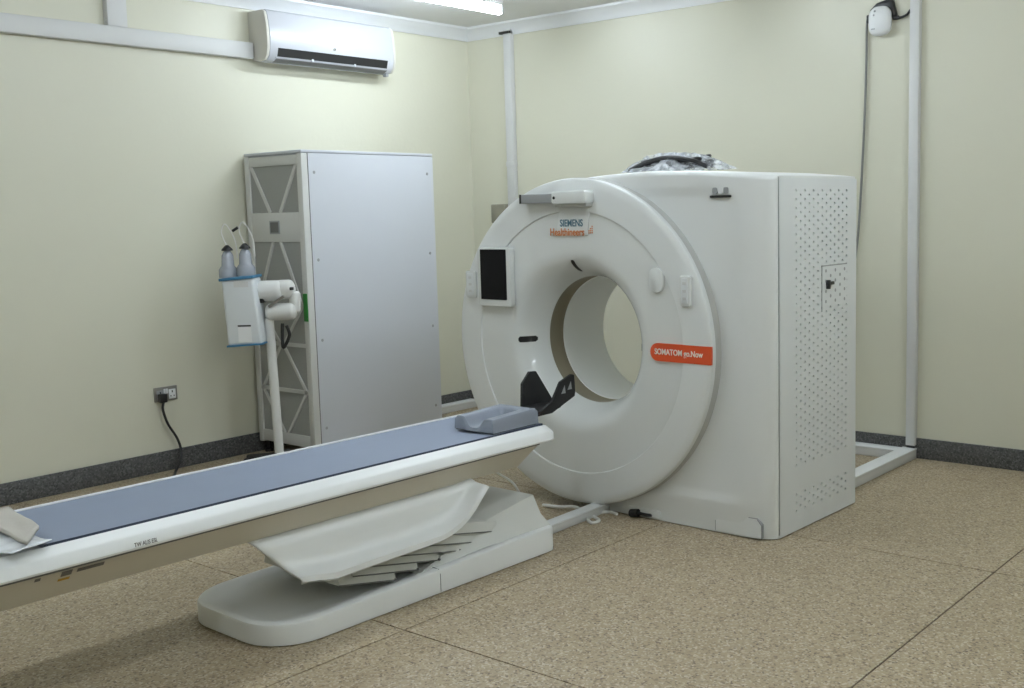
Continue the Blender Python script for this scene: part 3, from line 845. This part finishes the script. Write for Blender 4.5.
# perforated door with lattice
dx0, dx1 = 0.05, cw-0.055
door = box('front_door', dx0, dx1, 0.014, 0.022, CZ0+0.01, CZ1-0.03, 'mesh', cab)
def lat(x0_, z0_, x1_, z1_, w=0.020, mat='cabframe', y0_=0.004):
    d = Vector((x1_-x0_, z1_-z0_)); L_ = d.length; d /= L_; nrm = Vector((-d.y, d.x))*w/2
    pts = [(x0_+nrm.x, z0_+nrm.y), (x1_+nrm.x, z1_+nrm.y), (x1_-nrm.x, z1_-nrm.y), (x0_-nrm.x, z0_-nrm.y)]
    return prism('lattice_bar', pts, 'y', y0_, 0.0145, mat, door)
xm = (dx0+dx1)/2
def zpx(py): return hit(270, py, (0, CY0, 0), (0, 1, 0)).z
zA, zB, zC_, zD_, zE, zF_, zG_ = zpx(166), zpx(213), zpx(242), zpx(345), zpx(388), zpx(430), zpx(246)
box('door_head', dx0, dx1, 0.003, 0.0145, zA, CZ1-0.03, 'cabframe', door, bev=0.002)
box('door_plate', dx0, dx1, 0.002, 0.0145, zC_, zB, 'cabframe', door, bev=0.002)
box('display', xm-0.062, xm+0.050, -0.001, 0.004, (zB+zC_)/2-0.045, (zB+zC_)/2+0.045, 'grey', door, bev=0.002)
box('display_glass', xm-0.050, xm+0.038, -0.002, 0.0, (zB+zC_)/2-0.035, (zB+zC_)/2+0.035, 'seam', door)
box('door_foot', dx0, dx1, 0.003, 0.0145, CZ0+0.01, zF_, 'cabframe', door, bev=0.002)
w_ = dx1-dx0
lat(dx0+0.03*w_, zA, xm-0.055, zB, 0.024); lat(dx1-0.03*w_, zA, xm+0.055, zB, 0.024)
zS = zpx(305)
lat(xm-0.04, zC_, dx0+0.02, zS, 0.022); lat(xm+0.04, zC_, dx1-0.02, zS, 0.022)
lat(dx0, zpx(343), dx1, zpx(343), 0.026); lat(dx0, zE, dx1, zE, 0.026)
lat(dx0+0.02, zE, xm-0.02, zpx(345), 0.020); lat(dx1-0.02, zE, xm+0.02, zpx(345), 0.020)
lat(dx0+0.02, zE, xm-0.02, zF_, 0.020); lat(dx1-0.02, zE, xm+0.02, zF_, 0.020)
lat(dx0+0.02, zS, xm-0.02, zpx(343), 0.020); lat(dx1-0.02, zS, xm+0.02, zpx(343), 0.020)
for (a, b) in ((0.04, 0.05), (cw-0.05, 0.05), (0.04, cd-0.06), (cw-0.05, cd-0.06)):
    lathe('foot', [(0.0, 0.0), (0.03, 0.0), (0.03, 0.02), (0.014, 0.025), (0.014, CZ0+0.012)], 'z', (a, b), 'dark', cab, n=16)
box('green_tag', cw-0.048, cw-0.006, -0.006, 0.0005, zpx(319), zpx(292), 'green', cab, bev=0.002)

# ================================================================ contrast injector on a stand
PB = on_floor(284, 469)
inj = thing('contrast_injector', 'white contrast injector with two syringes on a pole before the cabinet', 'medical injector', (PB.x, PB.y, 0))
_ir = Vector((R_.x, R_.y, 0)).normalized(); ang = math.atan2(_ir.y, _ir.x)
inj.rotation_euler = (0, 0, ang)       # local x runs to the right as seen, y away
def I(px, py, y=0.0):
    P = hit(px, py, PB - Vector((_fw.x, _fw.y, 0)).normalized()*(-y), (_fw.x, _fw.y, 0))
    d = P - PB
    return d.dot(_ir), P.z
px_, pz_ = I(269, 318)
tube('pole', [(px_+0.02, 0.0, 0.09), (px_, 0, pz_)], 0.030, 'arm', inj, n=16)
for k in range(5):
    a = rad(72*k+20)
    leg = tube('stand_leg', [(px_+0.02, 0, 0.09), (px_+0.02+0.24*math.cos(a), 0.24*math.sin(a), 0.07)], [0.028, 0.018], 'dark', inj, n=8)
    cx_, cy_ = px_+0.02+0.24*math.cos(a), 0.24*math.sin(a)
    lathe('caster', [(0.0, -0.011+cy_), (0.034, -0.011+cy_), (0.034, 0.011+cy_), (0.0, 0.011+cy_)], 'y', (cx_, 0.034), 'dark', leg, n=16)
# power head
x0_, z0_ = I(225.5, 344); x1_, z1_ = I(262.5, 276)
x0_ += 0.045
hd = prism('injector_head', [(x0_+0.012, z0_), (x1_+0.012, z0_+0.01), (x1_-0.026, z1_), (x0_-0.008, z1_-0.01)], 'y', -0.13, 0.05, 'injector', inj, bev=0.018, seg=3)
prism('blue_trim', [(x0_-0.020, z1_-0.022), (x1_-0.020, z1_-0.006), (x1_-0.020, z1_+0.012), (x0_-0.020, z1_-0.004)], 'y', -0.142, 0.06, 'blue', hd, bev=0.004)
prism('blue_trim', [(x0_+0.006, z0_-0.008), (x1_+0.018, z0_+0.004), (x1_+0.018, z0_+0.014), (x0_+0.006, z0_+0.004)], 'y', -0.138, 0.055, 'blue', hd, bev=0.003)
a0, b0_ = I(245, 340); a1, b1_ = I(257, 325)
box('info_label', a0, a1, -0.1315, -0.128, b0_, b1_, 'cornice', hd)
box('label_bar', a0, a1, -0.1325, -0.128, b1_+0.004, b1_+0.014, 'dark', hd)
a0, b0_ = I(240, 286); a1, b1_ = I(254, 280)
box('key_strip', a0, a1, -0.1315, -0.128, b0_, b1_, 'trunk', hd)
for (pxs, pys) in ((230.5, 274), (248, 272)):
    sx_, sz_ = I(pxs, pys)
    s_ = lathe('syringe', [(0.0, sz_-0.02), (0.058, sz_-0.02), (0.058, sz_+0.030), (0.052, sz_+0.040), (0.040, sz_+0.055), (0.036, sz_+0.120), (0.024, sz_+0.145), (0.012, sz_+0.158), (0.010, sz_+0.172), (0.0, sz_+0.172)], 'z', (sx_, -0.04), 'syringe', inj, n=24)
    lathe('syringe_cap', [(0.010, sz_+0.150), (0.036, sz_+0.152), (0.034, sz_+0.162), (0.010, sz_+0.186), (0.0, sz_+0.188)], 'z', (sx_, -0.04), 'dark', s_, n=16)
    tube('syringe_tube', [(sx_, -0.04, sz_+0.18), (sx_-0.03, -0.04, sz_+0.27), (sx_+0.0, -0.04, sz_+0.32), (sx_+0.05, -0.03, sz_+0.22), (sx_+0.06, -0.03, sz_+0.10)], 0.004, 'wcable', s_, n=6, smooth=6)
vx, vz = I(237, 229)
tube('tube_valve', [(vx-0.018, -0.04, vz-0.012), (vx+0.018, -0.04, vz+0.010)], 0.009, 'dark', inj, n=8)
# jointed arms between pole and head
def capsule(name, p0, p1, r, mat, parent):
    p0, p1 = Vector(p0), Vector(p1); d = (p1-p0).normalized(); L_ = (p1-p0).length
    path, rr = [], []
    for k in range(6):
        t = k/5*math.pi/2; path.append(p0 - d*r*0.6*math.cos(t)); rr.append(max(0.002, r*math.sin(t)))
    for k in range(6):
        t = (1-k/5)*math.pi/2; path.append(p1 + d*r*0.6*math.cos(t)); rr.append(max(0.002, r*math.sin(t)))
    bm = bmesh.new(); bm_tube(bm, path, rr, 16); return bm_obj(name, bm, mat, parent, sharp=60)
a0, b0_ = I(266, 291); a1, b1_ = I(276, 291); a2, _ = I(293, 288)
capsule('upper_arm', (a0-0.03, 0.0, b0_), (a1+0.01, 0.0, b0_), 0.068, 'arm', inj)
capsule('upper_arm', (a1+0.02, 0.02, b0_+0.005), (a2-0.03, 0.02, b0_+0.006), 0.064, 'arm', inj)
a0, b0_ = I(271, 312); a2, b2_ = I(292, 311)
capsule('lower_arm', (a0, -0.01, b0_), (a2, -0.01, b2_), 0.056, 'arm', inj)
a0, b0_ = I(294, 302)
capsule('elbow', (a0, 0.01, b0_-0.05), (a0+0.005, 0.015, b0_+0.05), 0.036, 'arm', inj)
a0, b0_ = I(287, 300); 
tube('arm_lever', [(a0-0.10, -0.07, b0_-0.035), (a0+0.0, -0.07, b0_+0.03)], 0.010, 'steel', inj, n=8)
a0, b0_ = I(294, 288); box('arm_screw', a0-0.012, a0+0.012, -0.07, -0.045, b0_-0.010, b0_+0.010, 'dark', inj, bev=0.004)
a0, b0_ = I(263, 298); box('head_clamp', a0-0.014, a0+0.016, -0.05, 0.03, b0_-0.03, b0_+0.02, 'dark', inj, bev=0.006)
a0, b0_ = I(286, 322); a1, b1_ = I(287, 346); a2, b2_ = I(290, 324)
tube('cable_loop', [(a0, -0.085, b0_), (a0-0.005, -0.085, (b0_+b1_)/2), (a1, -0.085, b1_), (a2+0.015, -0.085, (b0_+b1_)/2), (a2, -0.085, b2_)], 0.011, 'dark', inj, n=8, smooth=6)

# ================================================================ air conditioner
P0 = on_left(259, 60, 0.2); 
AY0, AY1 = 4.672, 5.830
ac = thing('air_conditioner', 'white split air conditioner mounted high on the left wall', 'air conditioner', (XL, AY0, 2.713))
L_ = AY1-AY0
# section in (x from wall, z from bottom)
sec = [(0.0, 0.045), (0.04, 0.012), (0.10, 0.0), (0.165, 0.006), (0.195, 0.035), (0.210, 0.085), (0.214, 0.16), (0.205, 0.26), (0.188, 0.335), (0.165, 0.350), (0.0, 0.352)]
bd = prism('front_cover', sec, 'y', 0.022, L_-0.022, 'ac', ac, bev=0.006)
for a, b in ((0, 0.022), (L_-0.022, L_)):
    prism('end_cap', [(x*0.985, 0.004+z*0.975) for x, z in sec], 'y', a, b, 'acside', ac, bev=0.004)
# outlet slot and louvre
prism('outlet', [(0.150, 0.008), (0.1985, 0.036), (0.2135, 0.092), (0.19, 0.092), (0.14, 0.03)], 'y', 0.085, L_-0.085, 'dark', ac)
prism('louvre', [(0.150, 0.0045), (0.192, 0.024), (0.199, 0.034), (0.194, 0.036), (0.148, 0.010)], 'y', 0.075, L_-0.075, 'ac', ac)
for q in (0.33, 0.66):
    box('louvre_clip', 0.186, 0.203, L_*q-0.008, L_*q+0.008, 0.022, 0.042, 'ac', ac, bev=0.002)
prism('louvre_edge', [(0.146, -0.001), (0.194, 0.0195), (0.194, 0.0225), (0.146, 0.003)], 'y', 0.08, L_-0.08, 'seam', ac)
lathe('emblem', [(0.0, 0.0), (0.009, 0.0), (0.010, 0.004)], 'x', (L_*0.49, 0.125), 'steel', ac, n=14).location = (0.2145, 0, 0)
box('bracket_tab', 0.12, 0.16, L_-0.06, L_-0.035, -0.018, 0.012, 'grey', ac, bev=0.003)

# ================================================================ trunking, boxes and ducts on walls and floor
o = box('cable_trunking', XL+0.001, XL+0.062, YF+0.05, 4.664, 2.738, 2.846, 'trunk', bev=0.006); tag(o, 'white horizontal cable trunking running to the air conditioner', 'cable trunking')
o = box('cable_trunking', XL+0.001, XL+0.055, 3.625, 3.755, 2.846, ZC-0.05, 'trunk', bev=0.006); tag(o, 'short white trunking dropping from ceiling onto horizontal run', 'cable trunking')
vt = thing('cable_trunking', 'narrow white vertical trunking behind the scanner near the corner', 'cable trunking', (-6.165, YB, 0))
box('duct', -0.040, 0.040, -0.045, 0, 1.60, 3.12, 'trunk', vt, bev=0.005)
box('joint_cover', -0.044, 0.044, -0.048, 0, 2.02, 2.06, 'trunk', vt, bev=0.003)
box('end_bracket', -0.075, 0.04, -0.055, -0.02, 3.085, 3.105, 'dark', vt)
xb = [on_back(492.5, 204, 0.05), on_back(509, 223, 0.05)]
o = thing('junction_box', 'small brown-grey junction box on the wall left of the scanner', 'junction box', (xb[0].x, YB, 1.56))
box('housing', 0, 0.165, -0.07, 0, 0, 0.155, 'brown', o, bev=0.006)
box('lid', 0.008, 0.157, -0.078, -0.068, 0.008, 0.147, 'brown', o, bev=0.003)
rt = thing('cable_trunking', 'tall white vertical trunking on the wall right of the scanner', 'cable trunking', (-2.745, YB, 0))
box('duct', -0.031, 0.031, -0.045, 0, 0.085, ZC-0.102, 'trunk', rt, bev=0.004)
box('cable_stub', -0.028, 0.028, -0.036, -0.019, 0.06, 0.087, 'dark', rt)
o = thing('floor_duct', 'white floor duct from the wall corner to the back of scanner', 'floor duct', (-2.755, 0, 0))
box('channel', -0.045, 0.045, 5.60, YB-0.02, 0, 0.06, 'trunk', o, bev=0.004)
box('cover_strip', -0.049, 0.049, 5.60, YB-0.02, 0.058, 0.068, 'cornice', o, bev=0.003)
o = thing('floor_duct', 'white floor duct running along the back wall behind scanner', 'floor duct', (0, YB-0.018, 0))
box('channel', XL+0.12, -2.81, -0.10, 0, 0, 0.055, 'trunk', o, bev=0.004)
box('cover_strip', XL+0.12, -2.81, -0.104, 0, 0.053, 0.062, 'cornice', o, bev=0.003)

o = thing('floor_duct', 'pale floor duct along left wall between cabinet and corner', 'floor duct', (XL+0.018, 0, 0))
box('channel', 0, 0.10, 5.80, YB-0.13, 0, 0.055, 'trunk', o, bev=0.004)
box('cover_strip', 0, 0.104, 5.80, YB-0.13, 0.053, 0.062, 'cornice', o, bev=0.003)

# wall device with cable at top right
dv = thing('wall_device', 'rounded white device with black bracket high on back wall', 'wall device', (on_back(883, 22).x, YB, on_back(883, 22).z))
bm = bmesh.new()
def loop(w, h, r, y):
    return [bm.verts.new((a, y, b)) for a, b in rrect(-w, w, -h, h, r, 6)]
rings = [loop(0.064, 0.082, 0.05, -0.02), loop(0.071, 0.090, 0.055, -0.03), loop(0.073, 0.092, 0.056, -0.05), loop(0.068, 0.086, 0.055, -0.066), loop(0.055, 0.070, 0.05, -0.076), loop(0.025, 0.035, 0.024, -0.080)]
for a, b in zip(rings, rings[1:]):
    for k in range(len(a)): bm.faces.new((a[k], a[(k+1) % len(a)], b[(k+1) % len(b)], b[k]))
bm.faces.new(rings[0]); bm.faces.new(rings[-1])
bm_obj('housing', bm, 'cornice', dv, sharp=50)
prism('bracket', [(-0.075, 0.075), (-0.03, 0.115), (0.04, 0.13), (0.075, 0.125), (0.10, 0.035), (0.075, 0.01), (0.04, 0.09), (-0.03, 0.085)], 'y', -0.035, 0, 'dark', dv, bev=0.003)
for (a, b) in ((-0.022, 0.06), (-0.028, 0.036)):
    lathe('indicator', [(0.0, -0.0795), (0.006, -0.0795), (0.007, -0.070)], 'y', (a, b), 'grey', dv, n=10)
box('marking', -0.045, -0.02, -0.0790, -0.070, -0.052, -0.046, 'grey', dv)
tube('link_cable', [(0.08, -0.02, 0.015), (0.12, -0.02, 0.010), (0.165, -0.02, 0.022), (0.185, -0.02, 0.045), (0.190, -0.015, 0.05)], 0.008, 'dark', dv, n=8, smooth=5)
box('cable_connector', 0.075, 0.115, -0.032, -0.008, 0.0, 0.025, 'dark', dv, bev=0.004)
pts = [on_back(869.5, 15, 0.02), on_back(867, 24, 0.02), on_back(866.5, 60, 0.02), on_back(864.5, 120, 0.02), on_back(861, 190, 0.02), on_back(858, 235, 0.02), on_back(852, 290, 0.02), on_back(846, 400, 0.02), Vector((on_back(846, 400).x, YB-0.04, 0.066))]
tube('down_cable', [p - Vector(dv.location) for p in pts], 0.008, 'cable', dv, n=8, smooth=6)
box('cable_gland', -0.098, -0.074, -0.035, -0.01, 0.0, 0.05, 'dark', dv, bev=0.005)

# socket and lead on the left wall
so = on_left(154, 402); s1 = on_left(176, 387)
sk = thing('wall_socket', 'steel double wall socket above the skirting of left wall', 'wall socket', (XL, so.y, 0.463))
W3, H3 = s1.y-so.y, 0.095
box('plate', 0, 0.012, 0, W3, 0, H3, 'steel', sk, bev=0.003)
for k in (0, 1):
    y0_ = W3*(0.10+0.52*k)
    f_ = box('outlet_face', 0.010, 0.0145, y0_, y0_+W3*0.30, 0.012, 0.075, 'cornice' if k else 'grey', sk, bev=0.002)
    for (a, b, c, d) in ((0.42, 0.58, 0.052, 0.066), (0.20, 0.34, 0.026, 0.034), (0.66, 0.80, 0.026, 0.034)):
        box('slot', 0.0140, 0.0150, y0_+W3*0.30*a, y0_+W3*0.30*b, c, d, 'dark', f_)
    box('rocker_switch', 0.010, 0.017, W3*(0.40+0.10*k), W3*(0.48+0.10*k), 0.050, 0.082, 'cornice', sk, bev=0.002)
pc = thing('power_lead', 'black power lead plugged into the double wall socket', 'power cable', (XL, so.y, 0.463))
box('plug', 0.0165, 0.058, W3*0.10, W3*0.40, -0.002, 0.055, 'dark', pc, bev=0.006)
c0 = Vector(pc.location)
pth = [Vector((XL+0.045, so.y+W3*0.25, 0.465)), on_left(163, 410, 0.045), on_left(168, 424, 0.045), on_left(177, 438, 0.05), on_left(181, 450, 0.06), on_left(180, 462, 0.10), Vector((XL+0.18, 3.80, 0.012)), Vector((XL+0.34, 3.72, 0.008)), Vector((XL+0.62, 3.85, 0.008))]
tube('cord', [p - c0 for p in pth], 0.0085, 'dark', pc, n=8, smooth=8)

# duct and cables between table and scanner
fd = thing('floor_duct', 'short white floor duct between patient table and scanner', 'floor duct', gxyz(GU, 0, 0), -TT)
prism('channel', [(0.10, 3.932), (0.17, 3.932), (0.13, 4.62), (0.06, 4.62)], 'z', 0, 0.045, 'trunk', fd, bev=0.004)
prism('cover_strip', [(0.097, 3.932), (0.173, 3.932), (0.133, 4.62), (0.057, 4.62)], 'z', 0.043, 0.052, 'cornice', fd, bev=0.003)
wc = thing('white_cable', 'white cable looped on the floor under the scanner ring', 'cable')
def fp(px, py, z=0.008): return on_floor(px, py, z)
tube('cord', [fp(543, 505), fp(560, 507, 0.02), fp(575, 507, 0.03), fp(588, 514), fp(599, 520), fp(592, 523), fp(588, 518), fp(600, 513), fp(610, 512), fp(617, 514)], 0.009, 'wcable', wc, n=8, smooth=8)
x_0, z_0 = G(634, 511, -0.01)
fc = tube('foot_connector', [(x_0-0.02, -0.012, 0.022), (x_0+0.03, -0.012, 0.030)], 0.022, 'dark', gan, n=10)
tube('connector_lead', [(x_0+0.03, -0.012, 0.030), (x_0+0.08, -0.006, 0.026), (x_0+0.12, 0.03, 0.020)], 0.009, 'dark', fc, n=8, smooth=5)
tube('hanging_cord', [(0.05, 3.74, 0.424), (0.06, 3.83, 0.36), (0.09, 3.90, 0.30), (0.10, 3.945, 0.20), (0.02, 3.98, 0.06), (0.0, 4.05, 0.012)], 0.006, 'wcable', tab, n=6, smooth=8)
